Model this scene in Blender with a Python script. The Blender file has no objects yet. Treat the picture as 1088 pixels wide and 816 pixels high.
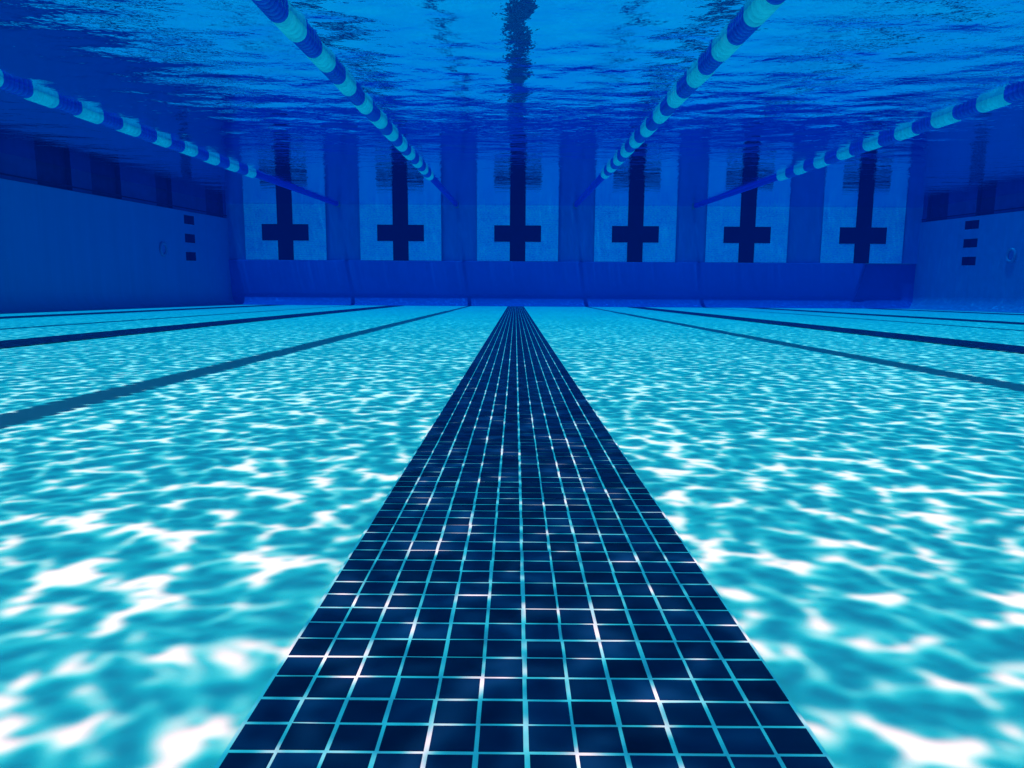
import bpy, bmesh, math, random
import numpy as np
from math import radians, pi, sin, cos
random.seed(7)
scene = bpy.context.scene
C = scene.collection

# ------------------------------------------------------------------ layout
SLOPE = 0.0315                    # the floor falls away from the camera
WATER = 1.445                     # water level
XL, XR = -5.50, 7.70              # faces of the side walls
YB, YW = -10.0, 14.80             # open near end, face of the end wall
LANE = 2.25
LEDGE_Z, LEDGE_D = 0.39, 0.07
COVE = 0.22
TOP = 1.78
def zf(y): return -SLOPE * y

# ------------------------------------------------------------------ node helpers
class NT:
    def __init__(self, mat):
        self.t = mat.node_tree; self.n = self.t.nodes; self.l = self.t.links
    def new(self, typ, **kw):
        n = self.n.new(typ)
        for k, v in kw.items(): setattr(n, k, v)
        return n
    def put(self, sock, v):
        if hasattr(v, 'is_output'): self.l.new(v, sock)
        elif v is not None: sock.default_value = v
    def math(self, op, a, b=None, c=None, clamp=False):
        n = self.new('ShaderNodeMath', operation=op); n.use_clamp = clamp
        for i, v in enumerate((a, b, c)):
            if v is not None: self.put(n.inputs[i], v)
        return n.outputs[0]
    def vmath(self, op, a, b=None, scale=None):
        n = self.new('ShaderNodeVectorMath', operation=op)
        self.put(n.inputs[0], a)
        if b is not None: self.put(n.inputs[1], b)
        if scale is not None: self.put(n.inputs[3], scale)
        return n.outputs[0]
    def noise(self, vec, scale, detail=2.0, rough=0.5, out='Fac', dim='3D', dist=0.0):
        n = self.new('ShaderNodeTexNoise', noise_dimensions=dim)
        self.put(n.inputs['Vector'], vec)
        n.inputs['Scale'].default_value = scale; n.inputs['Detail'].default_value = detail
        n.inputs['Roughness'].default_value = rough; n.inputs['Distortion'].default_value = dist
        return n.outputs[out]
    def voronoi(self, vec, scale, smooth=0.4):
        n = self.new('ShaderNodeTexVoronoi', voronoi_dimensions='2D', feature='F1')
        self.put(n.inputs['Vector'], vec); n.inputs['Scale'].default_value = scale
        return n.outputs['Distance']
    def mapping(self, vec, scale=(1, 1, 1), rot=(0, 0, 0), loc=(0, 0, 0)):
        n = self.new('ShaderNodeMapping'); self.put(n.inputs['Vector'], vec)
        n.inputs['Scale'].default_value = scale; n.inputs['Rotation'].default_value = rot
        n.inputs['Location'].default_value = loc
        return n.outputs[0]
    def ramp(self, fac, stops):
        n = self.new('ShaderNodeValToRGB'); self.put(n.inputs[0], fac)
        e = n.color_ramp.elements
        while len(e) < len(stops): e.new(0.5)
        for el, (p, c) in zip(e, stops): el.position = p; el.color = (*c, 1)
        return n.outputs[0]

def material(name):
    m = bpy.data.materials.new(name); m.use_nodes = True
    m.node_tree.nodes.clear()
    t = NT(m); out = t.new('ShaderNodeOutputMaterial')
    return m, t, out

def coords(t): return t.new('ShaderNodeTexCoord').outputs['Object']
def world_pos(t): return t.new('ShaderNodeNewGeometry').outputs['Position']

def painted(name, col, var=0.12, scale=3.0, rough=0.6, bump=0.0, bump_scale=60, ior=1.12, streak=False):
    """rough plaster / paint with slow colour drift, seen in water (weak gloss)"""
    m, t, out = material(name)
    co = world_pos(t)
    a = t.noise(co, scale, 5, 0.6)
    if streak: a = t.math('MULTIPLY_ADD', t.noise(t.mapping(co, (6, 6, .35)), 1.5, 3, .6), .6, t.math('MULTIPLY', a, .4))
    lo = tuple(c * (1 - var) for c in col); hi = tuple(min(.95, c * (1 + var)) for c in col)
    colr = t.ramp(a, [(0.25, lo), (0.75, hi)])
    p = t.new('ShaderNodeBsdfPrincipled'); t.put(p.inputs['Base Color'], colr)
    p.inputs['Roughness'].default_value = rough; p.inputs['IOR'].default_value = ior
    if bump:
        b = t.new('ShaderNodeBump'); b.inputs['Strength'].default_value = bump; b.inputs['Distance'].default_value = .002
        t.put(b.inputs['Height'], t.noise(co, bump_scale, 3)); t.l.new(b.outputs[0], p.inputs['Normal'])
    t.l.new(p.outputs[0], out.inputs[0])
    return m

M = {}
M['plaster'] = painted('pool_plaster', (.46, .86, .80), .05, 2.2, .75, .25, 90)
M['wall'] = painted('wall_plaster', (.04, .29, .56), .08, 1.2, .7, .2, 60, streak=True)
M['end_wall'] = painted('end_wall_plaster', (.03, .25, .55), .10, 1.5, .7, .2, 60, streak=True)
M['deep'] = painted('deep_blue_paint', (.015, .16, .56), .08, .8, .6, .2, 50)
M['deep_shade'] = painted('deep_blue_painted_shadow', (.012, .125, .47), .08, .8, .6)  # shadow in the right corner of the end wall, painted as darker blue
M['band'] = painted('gutter_tile', (.02, .07, .25), .2, 5, .35)
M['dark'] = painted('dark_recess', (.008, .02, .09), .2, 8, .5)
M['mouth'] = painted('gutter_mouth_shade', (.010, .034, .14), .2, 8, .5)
M['mark'] = painted('dark_marking', (.006, .012, .05), .15, 6, .5)
M['fitting'] = painted('fitting_plastic', (.10, .30, .50), .1, 10, .4)
M['grout'] = painted('pale_grout', (.42, .80, .84), .10, 25, .8)
M['solid_float'] = painted('solid_blue_float', (.015, .06, .62), .08, 6, .35)
M['cable'] = painted('steel_cable', (.25, .3, .34), .1, 40, .4, ior=1.4)

# touchpad skin: pale vinyl with fine horizontal slots, mottle and glitter of light painted into its colour
m, t, out = material('touchpad_skin'); M['pad'] = m
co = world_pos(t)
w = t.new('ShaderNodeTexWave', wave_type='BANDS', bands_direction='Z'); t.put(w.inputs['Vector'], co)
w.inputs['Scale'].default_value = 9; w.inputs['Distortion'].default_value = .3; w.inputs['Detail'].default_value = 1
mottle_glitter = t.math('ADD', t.math('MULTIPLY', t.noise(t.mapping(co, (1, 1, 2.5)), 2.2, 5, .6), .35), t.math('MULTIPLY', t.noise(t.mapping(co, (1, 1, 2.2)), 24, 3, .7), .65))
base = t.ramp(mottle_glitter, [(.36, (.04, .50, .80)), (.5, (.06, .80, .95)), (.62, (.14, .95, .95))])
p = t.new('ShaderNodeBsdfPrincipled'); t.put(p.inputs['Base Color'], base); p.inputs['Roughness'].default_value = .5; p.inputs['IOR'].default_value = 1.12
b = t.new('ShaderNodeBump'); b.inputs['Strength'].default_value = .4; b.inputs['Distance'].default_value = .004
t.put(b.inputs['Height'], w.outputs['Fac']); t.l.new(b.outputs[0], p.inputs['Normal'])
t.l.new(p.outputs[0], out.inputs[0])

# glazed navy mosaic, every tile a little different
m, t, out = material('navy_mosaic'); M['tile'] = m
rnd = t.new('ShaderNodeNewGeometry').outputs['Random Per Island']
base = t.ramp(rnd, [(0, (.0006, .017, .060)), (.7, (.0010, .029, .100)), (1, (.0016, .044, .140))])
p = t.new('ShaderNodeBsdfPrincipled'); t.put(p.inputs['Base Color'], base)
p.inputs['Roughness'].default_value = .25; p.inputs['IOR'].default_value = 1.06
t.l.new(p.outputs[0], out.inputs[0])

# translucent float plastic
def float_mat(name, col, trans):
    m, t, out = material(name)
    co = coords(t)
    c = t.ramp(t.noise(co, 14, 4, .6), [(.3, tuple(x * .86 for x in col)), (.7, col)])
    p = t.new('ShaderNodeBsdfPrincipled'); t.put(p.inputs['Base Color'], c)
    p.inputs['Roughness'].default_value = .15; p.inputs['IOR'].default_value = 1.5
    tr = t.new('ShaderNodeBsdfTranslucent'); t.put(tr.inputs['Color'], c)
    mx = t.new('ShaderNodeMixShader'); mx.inputs[0].default_value = trans
    t.l.new(p.outputs[0], mx.inputs[1]); t.l.new(tr.outputs[0], mx.inputs[2]); t.l.new(mx.outputs[0], out.inputs[0])
    return m
M['pale_float'] = float_mat('pale_float_plastic', (.32, .95, .99), .78)
M['navy_float'] = float_mat('navy_float_plastic', (.02, .12, .80), .15)

# water body: absorption plus a faint blue glow standing in for scattered light, as one even volume
m, t, out = material('water_body'); M['water_body'] = m
ab = t.new('ShaderNodeVolumeAbsorption'); ab.inputs['Color'].default_value = (.42, .944, .996, 1); ab.inputs['Density'].default_value = 1
em = t.new('ShaderNodeEmission'); em.inputs['Color'].default_value = (0, .09, 1, 1); em.inputs['Strength'].default_value = .0060
ad = t.new('ShaderNodeAddShader'); t.l.new(ab.outputs[0], ad.inputs[0]); t.l.new(em.outputs[0], ad.inputs[1])
t.l.new(ad.outputs[0], out.inputs['Volume'])

# water surface: Fresnel mix of mirror (total internal reflection from below) and clear water;
# a cell pattern painted into the transparent colour stands in for focused sunlight
m, t, out = material('water_surface'); M['surface'] = m
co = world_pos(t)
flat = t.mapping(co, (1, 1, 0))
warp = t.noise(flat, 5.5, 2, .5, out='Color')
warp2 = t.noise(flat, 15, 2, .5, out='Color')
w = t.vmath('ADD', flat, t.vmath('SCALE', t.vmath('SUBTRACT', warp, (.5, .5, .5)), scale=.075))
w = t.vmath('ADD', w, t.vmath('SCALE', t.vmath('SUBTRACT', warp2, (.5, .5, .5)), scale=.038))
caustic_drift = t.noise(flat, 1.6, 3, .55)
def painted_caustic(dx, dy):
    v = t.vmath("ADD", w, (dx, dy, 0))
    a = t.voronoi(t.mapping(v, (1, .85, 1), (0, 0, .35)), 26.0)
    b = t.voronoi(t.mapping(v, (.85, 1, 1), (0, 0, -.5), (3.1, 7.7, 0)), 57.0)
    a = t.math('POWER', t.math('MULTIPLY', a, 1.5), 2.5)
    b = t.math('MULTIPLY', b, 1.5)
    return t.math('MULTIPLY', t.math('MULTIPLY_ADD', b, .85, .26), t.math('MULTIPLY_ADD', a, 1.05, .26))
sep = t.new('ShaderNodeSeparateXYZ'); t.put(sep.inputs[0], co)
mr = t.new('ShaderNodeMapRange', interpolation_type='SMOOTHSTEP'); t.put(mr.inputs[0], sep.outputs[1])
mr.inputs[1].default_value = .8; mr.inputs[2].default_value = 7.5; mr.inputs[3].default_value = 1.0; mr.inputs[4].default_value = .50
def caustic_fade(c):  # painted net of light loses contrast towards the end wall
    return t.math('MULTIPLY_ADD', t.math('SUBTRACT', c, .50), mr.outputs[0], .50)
g_mul = t.math('MULTIPLY_ADD', caustic_drift, 1.0, .35)
cr = caustic_fade(t.math('MULTIPLY', painted_caustic(0, -.0018), g_mul))
cg = caustic_fade(t.math('MULTIPLY', painted_caustic(0, 0), g_mul))
def soft(x, cap):                                                  # rolls off smoothly towards the brightest painted light
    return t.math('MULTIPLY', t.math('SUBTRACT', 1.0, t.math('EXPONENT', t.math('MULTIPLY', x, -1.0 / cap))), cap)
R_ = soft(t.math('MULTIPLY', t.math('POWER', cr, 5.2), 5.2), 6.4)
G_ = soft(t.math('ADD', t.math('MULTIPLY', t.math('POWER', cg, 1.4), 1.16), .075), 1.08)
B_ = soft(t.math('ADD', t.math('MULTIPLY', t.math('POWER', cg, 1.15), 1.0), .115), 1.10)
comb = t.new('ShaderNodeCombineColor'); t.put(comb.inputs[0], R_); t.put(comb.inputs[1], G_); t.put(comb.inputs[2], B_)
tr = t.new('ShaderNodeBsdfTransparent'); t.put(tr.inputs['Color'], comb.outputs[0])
gl = t.new('ShaderNodeBsdfGlossy'); gl.inputs['Color'].default_value = (.3, .76, 1.0, 1); gl.inputs['Roughness'].default_value = .03
bmp = t.new('ShaderNodeBump'); bmp.inputs['Strength'].default_value = 1.0; bmp.inputs['Distance'].default_value = 1.0
r1 = t.noise(t.mapping(flat, (1, 1.5, 1), (0, 0, .2)), 7, 3, .55, dist=.4)
r2 = t.noise(t.mapping(flat, (1, 1.2, 1), (0, 0, -.4)), 22, 2, .5)
patch = t.math('MULTIPLY', t.math('SUBTRACT', t.noise(t.mapping(flat, (.8, 1.2, 1)), .9, 2, .5), .36, clamp=True), 4.0, clamp=True)
hgt = t.math('MULTIPLY', t.math('ADD', t.math('MULTIPLY', r1, .0040), t.math('MULTIPLY', r2, .0010)), t.math('MULTIPLY_ADD', patch, .50, .50))
t.put(bmp.inputs['Height'], hgt); t.l.new(bmp.outputs[0], gl.inputs['Normal'])
fr = t.new('ShaderNodeFresnel'); fr.inputs['IOR'].default_value = 1.333
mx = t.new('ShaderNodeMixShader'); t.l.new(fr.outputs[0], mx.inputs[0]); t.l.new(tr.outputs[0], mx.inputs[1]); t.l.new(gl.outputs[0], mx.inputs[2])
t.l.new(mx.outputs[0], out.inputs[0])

# ------------------------------------------------------------------ object helpers
def obj(name, verts, faces, mat, parent=None, smooth=False):
    me = bpy.data.meshes.new(name); me.from_pydata(verts, [], faces); me.update()
    me.materials.append(mat)
    if smooth: me.polygons.foreach_set('use_smooth', [True] * len(me.polygons))
    o = bpy.data.objects.new(name, me); C.objects.link(o); o.parent = parent
    return o
def bm_obj(name, bm, mat, parent=None, smooth=False):
    me = bpy.data.meshes.new(name); bm.to_mesh(me); bm.free(); me.materials.append(mat)
    if smooth: me.polygons.foreach_set('use_smooth', [True] * len(me.polygons))
    o = bpy.data.objects.new(name, me); C.objects.link(o); o.parent = parent
    return o
def tag(o, label=None, cat=None, group=None, kind=None):
    for k, v in (('label', label), ('category', cat), ('group', group), ('kind', kind)):
        if v: o[k] = v
    return o
def empty(name, loc=(0, 0, 0)):
    o = bpy.data.objects.new(name, None); C.objects.link(o); o.location = loc
    o.empty_display_size = .2
    return o
def box_bm(sx, sy, sz, bevel=0.0, at=(0, 0, 0), seg=2):
    bm = bmesh.new(); bmesh.ops.create_cube(bm, size=1)
    for v in bm.verts: v.co = (v.co.x * sx + at[0], v.co.y * sy + at[1], v.co.z * sz + at[2])
    if bevel: bmesh.ops.bevel(bm, geom=list(bm.edges), offset=bevel, segments=seg, affect='EDGES', profile=.6)
    return bm
def lathe(name, prof, mat, parent, seg=28):
    """profile (y, r) turned about the y axis"""
    V, F = [], []
    for (y, r) in prof:
        for k in range(seg):
            a = 2 * pi * k / seg; V.append((r * cos(a), y, r * sin(a)))
    n = len(prof)
    for i in range(n - 1):
        for k in range(seg):
            k2 = (k + 1) % seg
            F.append((i * seg + k, (i + 1) * seg + k, (i + 1) * seg + k2, i * seg + k2))
    F.append(tuple(range(seg))); F.append(tuple(range((n - 1) * seg, n * seg))[::-1])
    return obj(name, V, F, mat, parent, True)

# ------------------------------------------------------------------ the water and the floor
tag(obj('pool_floor', [(XL - .6, YB, zf(YB)), (XR + .6, YB, zf(YB)), (XR + .6, YW + .6, zf(YW + .6)), (XL - .6, YW + .6, zf(YW + .6))],
        [(0, 1, 2, 3)], M['plaster']), kind='structure')

step = .036
xs = np.arange(XL - .05, XR + .05 + step, step); ys = np.arange(YB, YW + .05 + step, step)
ROPES = [-1.5 * LANE, -.5 * LANE, .5 * LANE, 1.5 * LANE]
HALF = .030                                                      # the floats push the water aside
for rx in ROPES:
    xs = xs[np.abs(xs - rx) > HALF + .004]
    xs = np.concatenate([xs, [rx - HALF, rx + HALF]])
xs = np.sort(xs)
X, Y = np.meshgrid(xs, ys)
rng = np.random.default_rng(4)
Z = np.zeros_like(X)
for _ in range(72):
    lam = math.exp(rng.uniform(math.log(.14), math.log(.65)))
    th = rng.normal(pi / 2, .55)
    k = 2 * pi / lam
    amp = .0029 / k
    Z += amp * np.sin(k * (X * cos(th) + Y * sin(th)) + rng.uniform(0, 2 * pi))
cq = np.clip((Y - 5.0) / 4.5, 0, 1)
calm = 1.3 - .8 * cq * cq * (3 - 2 * cq)                   # calmer towards the end wall
Z = WATER + Z * calm
V = np.stack([X, Y, Z], -1).reshape(-1, 3)
ny, nx = X.shape
idx = np.arange(ny * nx).reshape(ny, nx)
F = np.stack([idx[:-1, :-1], idx[:-1, 1:], idx[1:, 1:], idx[1:, :-1]], -1)
mid = (xs[:-1] + xs[1:]) / 2
open_cols = np.min(np.abs(mid[:, None] - np.array(ROPES)[None]), axis=1) < .012
open_rows = (ys[:-1] > -1.0) & (ys[:-1] < YW - .2)
keep = ~(open_rows[:, None] & open_cols[None, :])
F = F[keep].reshape(-1, 4)
tag(obj('water_surface', V.tolist(), F.tolist(), M['surface'], smooth=True), kind='structure')

wb = box_bm(XR - XL + 6, YW - YB + 6, 5.0 + .06, 0, ((XL + XR) / 2, (YW + YB) / 2, WATER + .06 - (5.06 / 2)))
tag(bm_obj('water', wb, M['water_body']), kind='structure')

# ------------------------------------------------------------------ lane lines of mosaic tile
def lane_line_mesh(y0, y1):
    T = .0254; G = .0025
    ncol = 12; nrow = int((y1 - y0) / T)
    rr = random.Random(3)
    V, F = [], []
    for i in range(nrow):
        for j in range(ncol):
            sheet = (.0005 if j % 6 == 0 else 0)
            cx = (j - ncol / 2 + .5) * T + rr.gauss(0, .00022) + sheet
            cy = y0 + (i + .5) * T + rr.gauss(0, .00022)
            h = (T - G) / 2 * (1 + rr.gauss(0, .006)); b = .0012
            zt = .0047 + rr.gauss(0, .0001); tx = rr.gauss(0, .006); ty = rr.gauss(0, .006)
            n = len(V)
            for (s, z) in ((h, .0038), (h, zt - .0004), (h - b, zt)):
                for (u, v) in ((-1, -1), (1, -1), (1, 1), (-1, 1)):
                    dz = (u * s * tx + v * s * ty) if z != .0038 else 0
                    V.append((cx + u * s, cy + v * s, z + dz))
            F.append((n + 8, n + 9, n + 10, n + 11))
            for lv in (0, 4):
                for q in range(4):
                    q2 = (q + 1) % 4
                    F.append((n + lv + q, n + lv + q2, n + lv + 4 + q2, n + lv + 4 + q))
    return V, F
LY0, LY1 = -3.0, 14.5
lane_root = empty('lane_line'); lane_root.rotation_euler = (-math.atan(SLOPE), 0, 0)
hw = .1524 + .0006
obj('grout_bed', [(-hw, LY0, .004), (hw, LY0, .004), (hw, LY1, .004), (-hw, LY1, .004)], [(0, 1, 2, 3)], M['grout'], lane_root)
V, F = lane_line_mesh(LY0, LY1)
obj('mosaic_tiling', V, F, M['tile'], lane_root)
def copy_tree(o, parent=None):
    c = o.copy(); C.objects.link(c); c.parent = parent
    for ch in list(o.children): copy_tree(ch, c)
    return c
lane_root.location.x = .007
lg = 'dark tiled lane lines on the pool floor'
tag(lane_root, 'wide navy mosaic lane line with white grout running away down the middle', 'lane line', lg)
for k, lab in ((-2, 'thin dark lane line on the floor closest to the left side wall'),
               (-1, 'dark lane line on the floor next left of the wide mosaic line'),
               (1, 'dark lane line on the floor next right of the wide mosaic line'),
               (2, 'dark lane line on the floor second right of the wide mosaic line'),
               (3, 'thin dark lane line on the floor closest to the right side wall')):
    c = copy_tree(lane_root); c.location.x = .007 + k * LANE; tag(c, lab, 'lane line', lg)

# ------------------------------------------------------------------ side walls
def grid_face(us, vs, holes, place):
    """rectangular sheet with rectangular holes; place(u, v) -> xyz"""
    us = sorted(set([round(u, 4) for u in us] + [round(h[i], 4) for h in holes for i in (0, 1)]))
    vs = sorted(set([round(v, 4) for v in vs] + [round(h[i], 4) for h in holes for i in (2, 3)]))
    V = [place(u, v) for v in vs for u in us]; F = []; n = len(us)
    for j in range(len(vs) - 1):
        for i in range(n - 1):
            cu, cv = (us[i] + us[i + 1]) / 2, (vs[j] + vs[j + 1]) / 2
            if any(h[0] < cu < h[1] and h[2] < cv < h[3] for h in holes): continue
            F.append((j * n + i, j * n + i + 1, (j + 1) * n + i + 1, (j + 1) * n + i))
    return V, F
def recess(name, x, sgn, h, depth, mat, parent):
    """open box let into a side wall; sgn = direction into the wall"""
    y0, y1, z0, z1 = h; xb = x + sgn * depth
    V = [(x, y0, z0), (x, y1, z0), (x, y1, z1), (x, y0, z1), (xb, y0, z0), (xb, y1, z0), (xb, y1, z1), (xb, y0, z1)]
    F = [(4, 5, 6, 7), (0, 1, 5, 4), (1, 2, 6, 5), (2, 3, 7, 6), (3, 0, 4, 7)]
    return obj(name, V, F, mat, parent)
BAND_Z = 1.165
def side_wall(x, sgn, holds, slots, ring, label):
    root = empty('pool_wall', (0, 0, 0)); tag(root, label, 'wall')
    yE = YW + .3
    ulist = list(np.arange(YB, yE, 1.0)) + [yE]
    # upright face; the lowest row follows the sloping floor
    low = -9.0
    def place(u, v): return (x, u, zf(u) + COVE if v == low else v)
    V, F = grid_face(ulist, [low, .30, BAND_Z], holds, place)
    n0 = len(V)
    ua = sorted(set(ulist)); NS = 10
    for i in range(NS + 1):
        a = i / NS * pi / 2
        for u in ua: V.append((x - sgn * COVE * (1 - cos(a)), u, zf(u) + .003 + (COVE - .003) * (1 - sin(a))))
    for i in range(NS):
        for q in range(len(ua) - 1):
            F.append((n0 + i * len(ua) + q, n0 + i * len(ua) + q + 1, n0 + (i + 1) * len(ua) + q + 1, n0 + (i + 1) * len(ua) + q))
    w = obj('wall_face', V, F, M['wall'], root, True)
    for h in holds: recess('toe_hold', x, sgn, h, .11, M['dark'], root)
    # gutter band: dark tile course let back 25 mm above a lip, with open gutter mouths
    xb = x + sgn * .025
    V, F = grid_face([YB, yE], [BAND_Z, TOP], slots, lambda u, v: (xb, u, v))
    n0 = len(V)
    V += [(x, YB, BAND_Z), (x, yE, BAND_Z), (xb, yE, BAND_Z), (xb, YB, BAND_Z)]; F.append((n0, n0 + 1, n0 + 2, n0 + 3))
    band = obj('gutter_band', V, F, M['band'], root)
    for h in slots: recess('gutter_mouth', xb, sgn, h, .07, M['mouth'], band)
    V = []
    # thin tile nosing along the band
    nb = box_bm(.012, yE - YB, .018, .003, (xb - sgn * .004, (YB + yE) / 2, BAND_Z + .055))
    bm_obj('tile_nosing', nb, M['dark'], band)
    # round return fitting
    ry, rz = ring
    V, F = [], []; S = 28; P = 8
    for i in range(S):
        a = 2 * pi * i / S
        for j in range(P):
            b_ = 2 * pi * j / P; R = .095 + .022 * cos(b_)
            V.append((x - sgn * (.012 + .022 * sin(b_)), ry + R * cos(a), rz + R * sin(a)))
    for i in range(S):
        for j in range(P):
            F.append((i * P + j, ((i + 1) % S) * P + j, ((i + 1) % S) * P + (j + 1) % P, i * P + (j + 1) % P))
    f = obj('return_inlet', V, F, M['fitting'], root, True)
    n = 24
    V = [(x - sgn * .006, ry + .085 * cos(2 * pi * i / n), rz + .085 * sin(2 * pi * i / n)) for i in range(n)]
    V += [(x - sgn * .016, ry + .03 * cos(2 * pi * i / n), rz + .03 * sin(2 * pi * i / n)) for i in range(n)]
    F = [(i, (i + 1) % n, n + (i + 1) % n, n + i) for i in range(n)] + [tuple(range(n, 2 * n))]
    obj('inlet_eyeball', V, F, M['end_wall'], f)
    return root
def holds(yc): return [(yc - .2, yc + .2, z - .072, z + .072) for z in (1.03, .725, .425)]
def slots(spans): return [(a, b, BAND_Z + .012, BAND_Z + .30) for a, b in spans]
side_wall(XL, -1, holds(13.04), slots([(5.0, 5.7), (7.0, 7.7), (9.0, 9.7), (10.15, 10.9), (11.95, 12.5), (13.85, 14.65)]), (12.0, .52),
          'left side wall, plain and shaded, under a dark gutter band')
side_wall(XR, 1, holds(13.13), slots([(7.0, 7.7), (9.0, 9.7), (10.6, 11.3), (12.6, 13.1), (13.95, 14.65)]), (12.0, .50),
          'right side wall, catching faint streaks of light, under a dark gutter band')

# ------------------------------------------------------------------ end wall
root = empty('pool_wall', (0, YW, 0)); tag(root, 'far end wall behind the row of pale touchpads', 'wall')
yl = YW - LEDGE_D
x0, x1 = XL - .3, XR + .3
f = obj('wall_face', [(x0, 0, LEDGE_Z), (x1, 0, LEDGE_Z), (x1, 0, TOP), (x0, 0, TOP)], [(0, 1, 2, 3)], M['end_wall'], root)
UNDER = -.03
def lower_wall(name, x0, x1, dep, under, mat, cap=False):
    prof = []
    zb = zf(YW - under - COVE) + .003
    for i in range(13):
        a = i / 12 * pi / 2
        prof.append((-under - COVE + COVE * sin(a), zb + COVE * (1 - cos(a))))
    if dep: prof += [(-dep, LEDGE_Z - .012), (-dep + .004, LEDGE_Z - .003), (-dep + .012, LEDGE_Z)]
    prof += [(0, LEDGE_Z)] if dep else [(-under, LEDGE_Z - .004)]
    V = []; F = []
    xs = [x0, x1] if not cap else [x0, x1 - .10, x1 - .05, x1 - .02, x1]
    off = [0, 0] if not cap else [0, 0, .014, .04, .10]
    n = len(xs)
    for (y, z) in prof: V += [(x - (.24 * max(0, (LEDGE_Z - z) / .86) ** 3 if cap and x > x0 else 0), min(y + o, .3), z) for x, o in zip(xs, off)]
    for i in range(len(prof) - 1):
        for q in range(n - 1): F.append((n * i + q, n * i + q + 1, n * (i + 1) + q + 1, n * (i + 1) + q))
    return obj(name, V, F, mat, root, True)
tag(lower_wall('wall_base', x0, 6.72, LEDGE_D, UNDER, M['deep'], True), 'deeper blue lower wall with a ledge on top')  # right end curved to give the painted corner shadow its outline
tag(lower_wall('wall_base', 6.15, x1, 0, -.045, M['deep_shade']), 'piece of lower wall in the right corner, a shadow painted into its colour')

# ------------------------------------------------------------------ touchpads
def cross_bm():
    # cross outline, extruded: upright full height, bar near the bottom
    hw_, bw, b0, b1, top = .148, .445, .365, .672, 1.30
    P = [(-hw_, .0), (hw_, .0), (hw_, b0), (bw, b0), (bw, b1), (hw_, b1), (hw_, top), (-hw_, top), (-hw_, b1), (-bw, b1), (-bw, b0), (-hw_, b0)]
    bm = bmesh.new()
    fr = [bm.verts.new((x, 0, z)) for x, z in P]; bk = [bm.verts.new((x, .003, z)) for x, z in P]
    bm.faces.new(fr)
    for i in range(len(P)):
        j = (i + 1) % len(P); bm.faces.new((fr[i], bk[i], bk[j], fr[j]))
    return bm
pads = [(-2, -4.395, 'pale touchpad with dark cross, closest to the left side wall'),
        (-1, -2.195, 'pale touchpad with dark cross, just left of the middle one'),
        (0, .035, 'pale touchpad with dark cross straight ahead at the end of the mosaic line'),
        (1, 2.275, 'pale touchpad with dark cross, just right of the middle one'),
        (2, 4.40, 'pale touchpad with dark cross, fifth from the left, crossed by a lane rope reflection'),
        (3, 6.60, 'pale touchpad with dark cross, closest to the right side wall')]
pads[4] = (2, 4.40, 'pale touchpad with dark cross, second from the right side wall')
pad0 = empty('touchpad', (0, YW - .042, LEDGE_Z + .006))
bm_obj('pad_panel', box_bm(1.55, .022, 1.29, .005, (0, 0, .645)), M['pad'], pad0)
bm_obj('cross_marking', cross_bm(), M['mark'], pad0).location.y = -.0145
br = bm_obj('hanging_bracket', box_bm(.12, .012, .10, .003, (-.55, .0185, 1.22)), M['fitting'], pad0)
for i, (k, x, lab) in enumerate(pads):
    c = pad0 if i == 0 else copy_tree(pad0)
    c.location.x = x; tag(c, lab, 'touchpad', 'touchpads along the end wall')

# ------------------------------------------------------------------ lane ropes
SEG = .300
def disc_profile(n, rmax, rmin, length):
    w = length / n; P = [(0.0, .012)]
    for i in range(n):
        y = i * w
        P += [(y + .004 * w, rmin), (y + .10 * w, rmax * .93), (y + .26 * w, rmax), (y + .66 * w, rmax), (y + .84 * w, rmax * .94), (y + .96 * w, rmin)]
    P.append((length, .012))
    return P
def make_rope():
    r = empty('lane_rope')
    return r
pale = lathe('float', disc_profile(5, .056, .038, SEG), M['pale_float'], None)
navy = lathe('float', disc_profile(6, .054, .036, SEG), M['navy_float'], None)
pale_me, navy_me = pale.data, navy.data
bpy.data.objects.remove(pale); bpy.data.objects.remove(navy)
rope_list = [(-1.5 * LANE, -1.2, 'striped lane rope at the water surface closest to the left side wall', 10.03),
             (-.5 * LANE, -1.2, 'striped lane rope at the surface just left of the middle lane', 10.20),
             (.5 * LANE, -1.2, 'striped lane rope at the surface just right of the middle lane', 9.92),
             (1.5 * LANE, -1.2, 'striped lane rope at the water surface closest to the right side wall', 10.02)]
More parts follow.
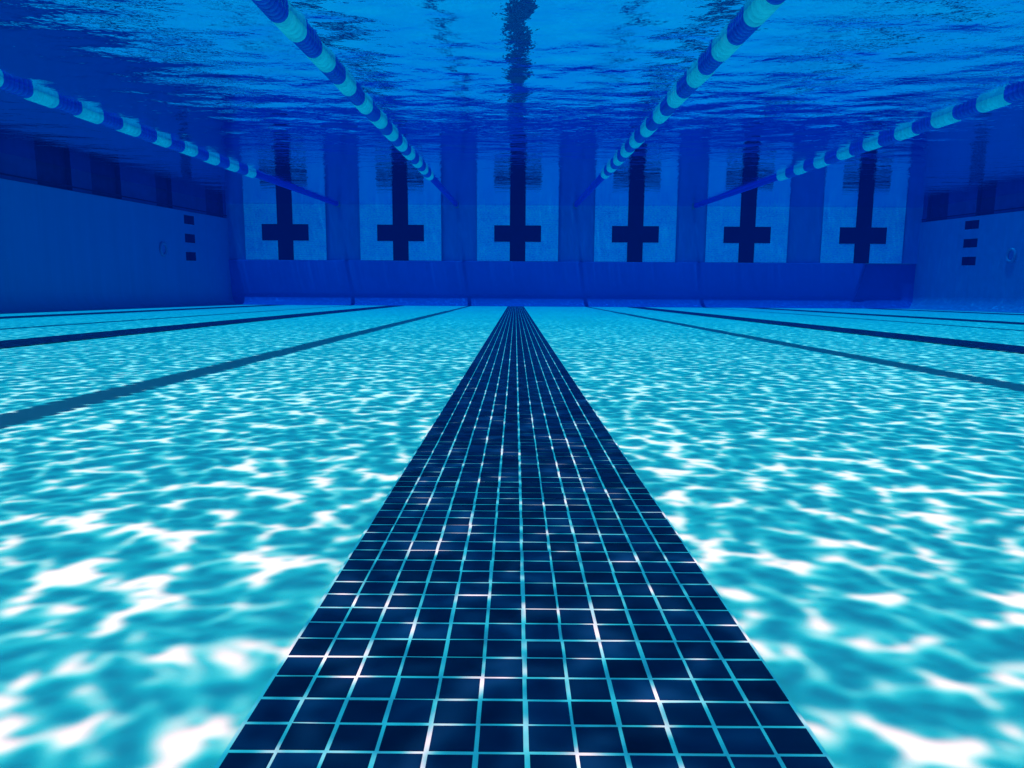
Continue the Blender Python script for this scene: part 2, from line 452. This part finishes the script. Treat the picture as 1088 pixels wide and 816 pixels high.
for (x, ystart, lab, yend) in rope_list:
    root = empty('lane_rope', (x, 0, WATER - .013)); tag(root, lab, 'lane rope', 'striped lane ropes floating at the water surface')
    k = 0; y = yend
    rr = random.Random(int(x * 10))
    while y > ystart:
        y -= SEG + .004
        me = pale_me if k % 2 == 0 else navy_me
        o = bpy.data.objects.new('float', me); C.objects.link(o); o.parent = root
        o.location = (rr.gauss(0, .002), y, rr.gauss(0, .002))
        o.rotation_euler = (rr.gauss(0, .006), rr.uniform(0, 6.28), rr.gauss(0, .006))
        if y > 2: tag(o, 'pale aqua ribbed float' if k % 2 == 0 else 'navy blue ribbed float')
        k += 1
    L = YW - .09 - yend
    P = [(0, .012), (.004, .034), (.03, .038), (L - .16, .036), (L - .03, .030), (L, .012)]
    s = lathe('end_sleeve', P, M['solid_float'], root); s.location.y = yend + .004
    tag(s, 'plain bright blue sleeve at the wall end of the rope')
    c = lathe('cable', [(YB, .003), (YB + .001, .005), (YW - .05, .005), (YW - .049, .003)], M['cable'], root, 10)
    a = bm_obj('wall_anchor', box_bm(.06, .03, .08, .006, (0, YW - .018, 0)), M['cable'], root)

# ------------------------------------------------------------------ light
sx, sy = .13, .12
d = math.sqrt(sx * sx + sy * sy + 1)
from mathutils import Vector
trav = Vector((sx, sy, -1)).normalized()
sun = bpy.data.lights.new('sun', 'SUN'); sun.energy = 5.0; sun.angle = radians(.40); sun.color = (1, .97, .92)
so = bpy.data.objects.new('sun', sun); C.objects.link(so); so.rotation_euler = trav.to_track_quat('-Z', 'Y').to_euler(); so.location = (-2, -4, 12)
w = bpy.data.worlds.new('World'); scene.world = w; w.use_nodes = True
nt = w.node_tree; bg = nt.nodes['Background']
sky = nt.nodes.new('ShaderNodeTexSky'); sky.sky_type = 'NISHITA'; sky.sun_disc = False
tosun = -trav
sky.sun_elevation = math.asin(tosun.z); sky.sun_rotation = math.atan2(tosun.x, tosun.y)
nt.links.new(sky.outputs[0], bg.inputs[0]); bg.inputs[1].default_value = .05

# ------------------------------------------------------------------ camera
cam = bpy.data.cameras.new('camera'); co_ = bpy.data.objects.new('camera', cam); C.objects.link(co_)
cam.sensor_width = 36; cam.lens = 808 / 1088 * 36; cam.clip_start = .01; cam.clip_end = 200
from mathutils import Matrix
pitch = math.atan((408 - 286.5) / 808); yaw = math.atan(3 / 808); roll = -3.3 / 547
Rm = Matrix.Rotation(yaw, 4, 'Z') @ Matrix.Rotation(pi / 2 - pitch, 4, 'X') @ Matrix.Rotation(-roll, 4, 'Z')
co_.matrix_world = Matrix.Translation((0, 0, .235)) @ Rm
scene.camera = co_

scene.view_settings.view_transform = 'Standard'; scene.view_settings.look = 'None'
scene.view_settings.exposure = 0; scene.view_settings.gamma = 1
cy = scene.cycles
cy.max_bounces = 8; cy.diffuse_bounces = 3; cy.glossy_bounces = 4; cy.transparent_max_bounces = 8; cy.volume_bounces = 0
cy.use_denoising = True
cy.use_adaptive_sampling = True; cy.adaptive_threshold = .02
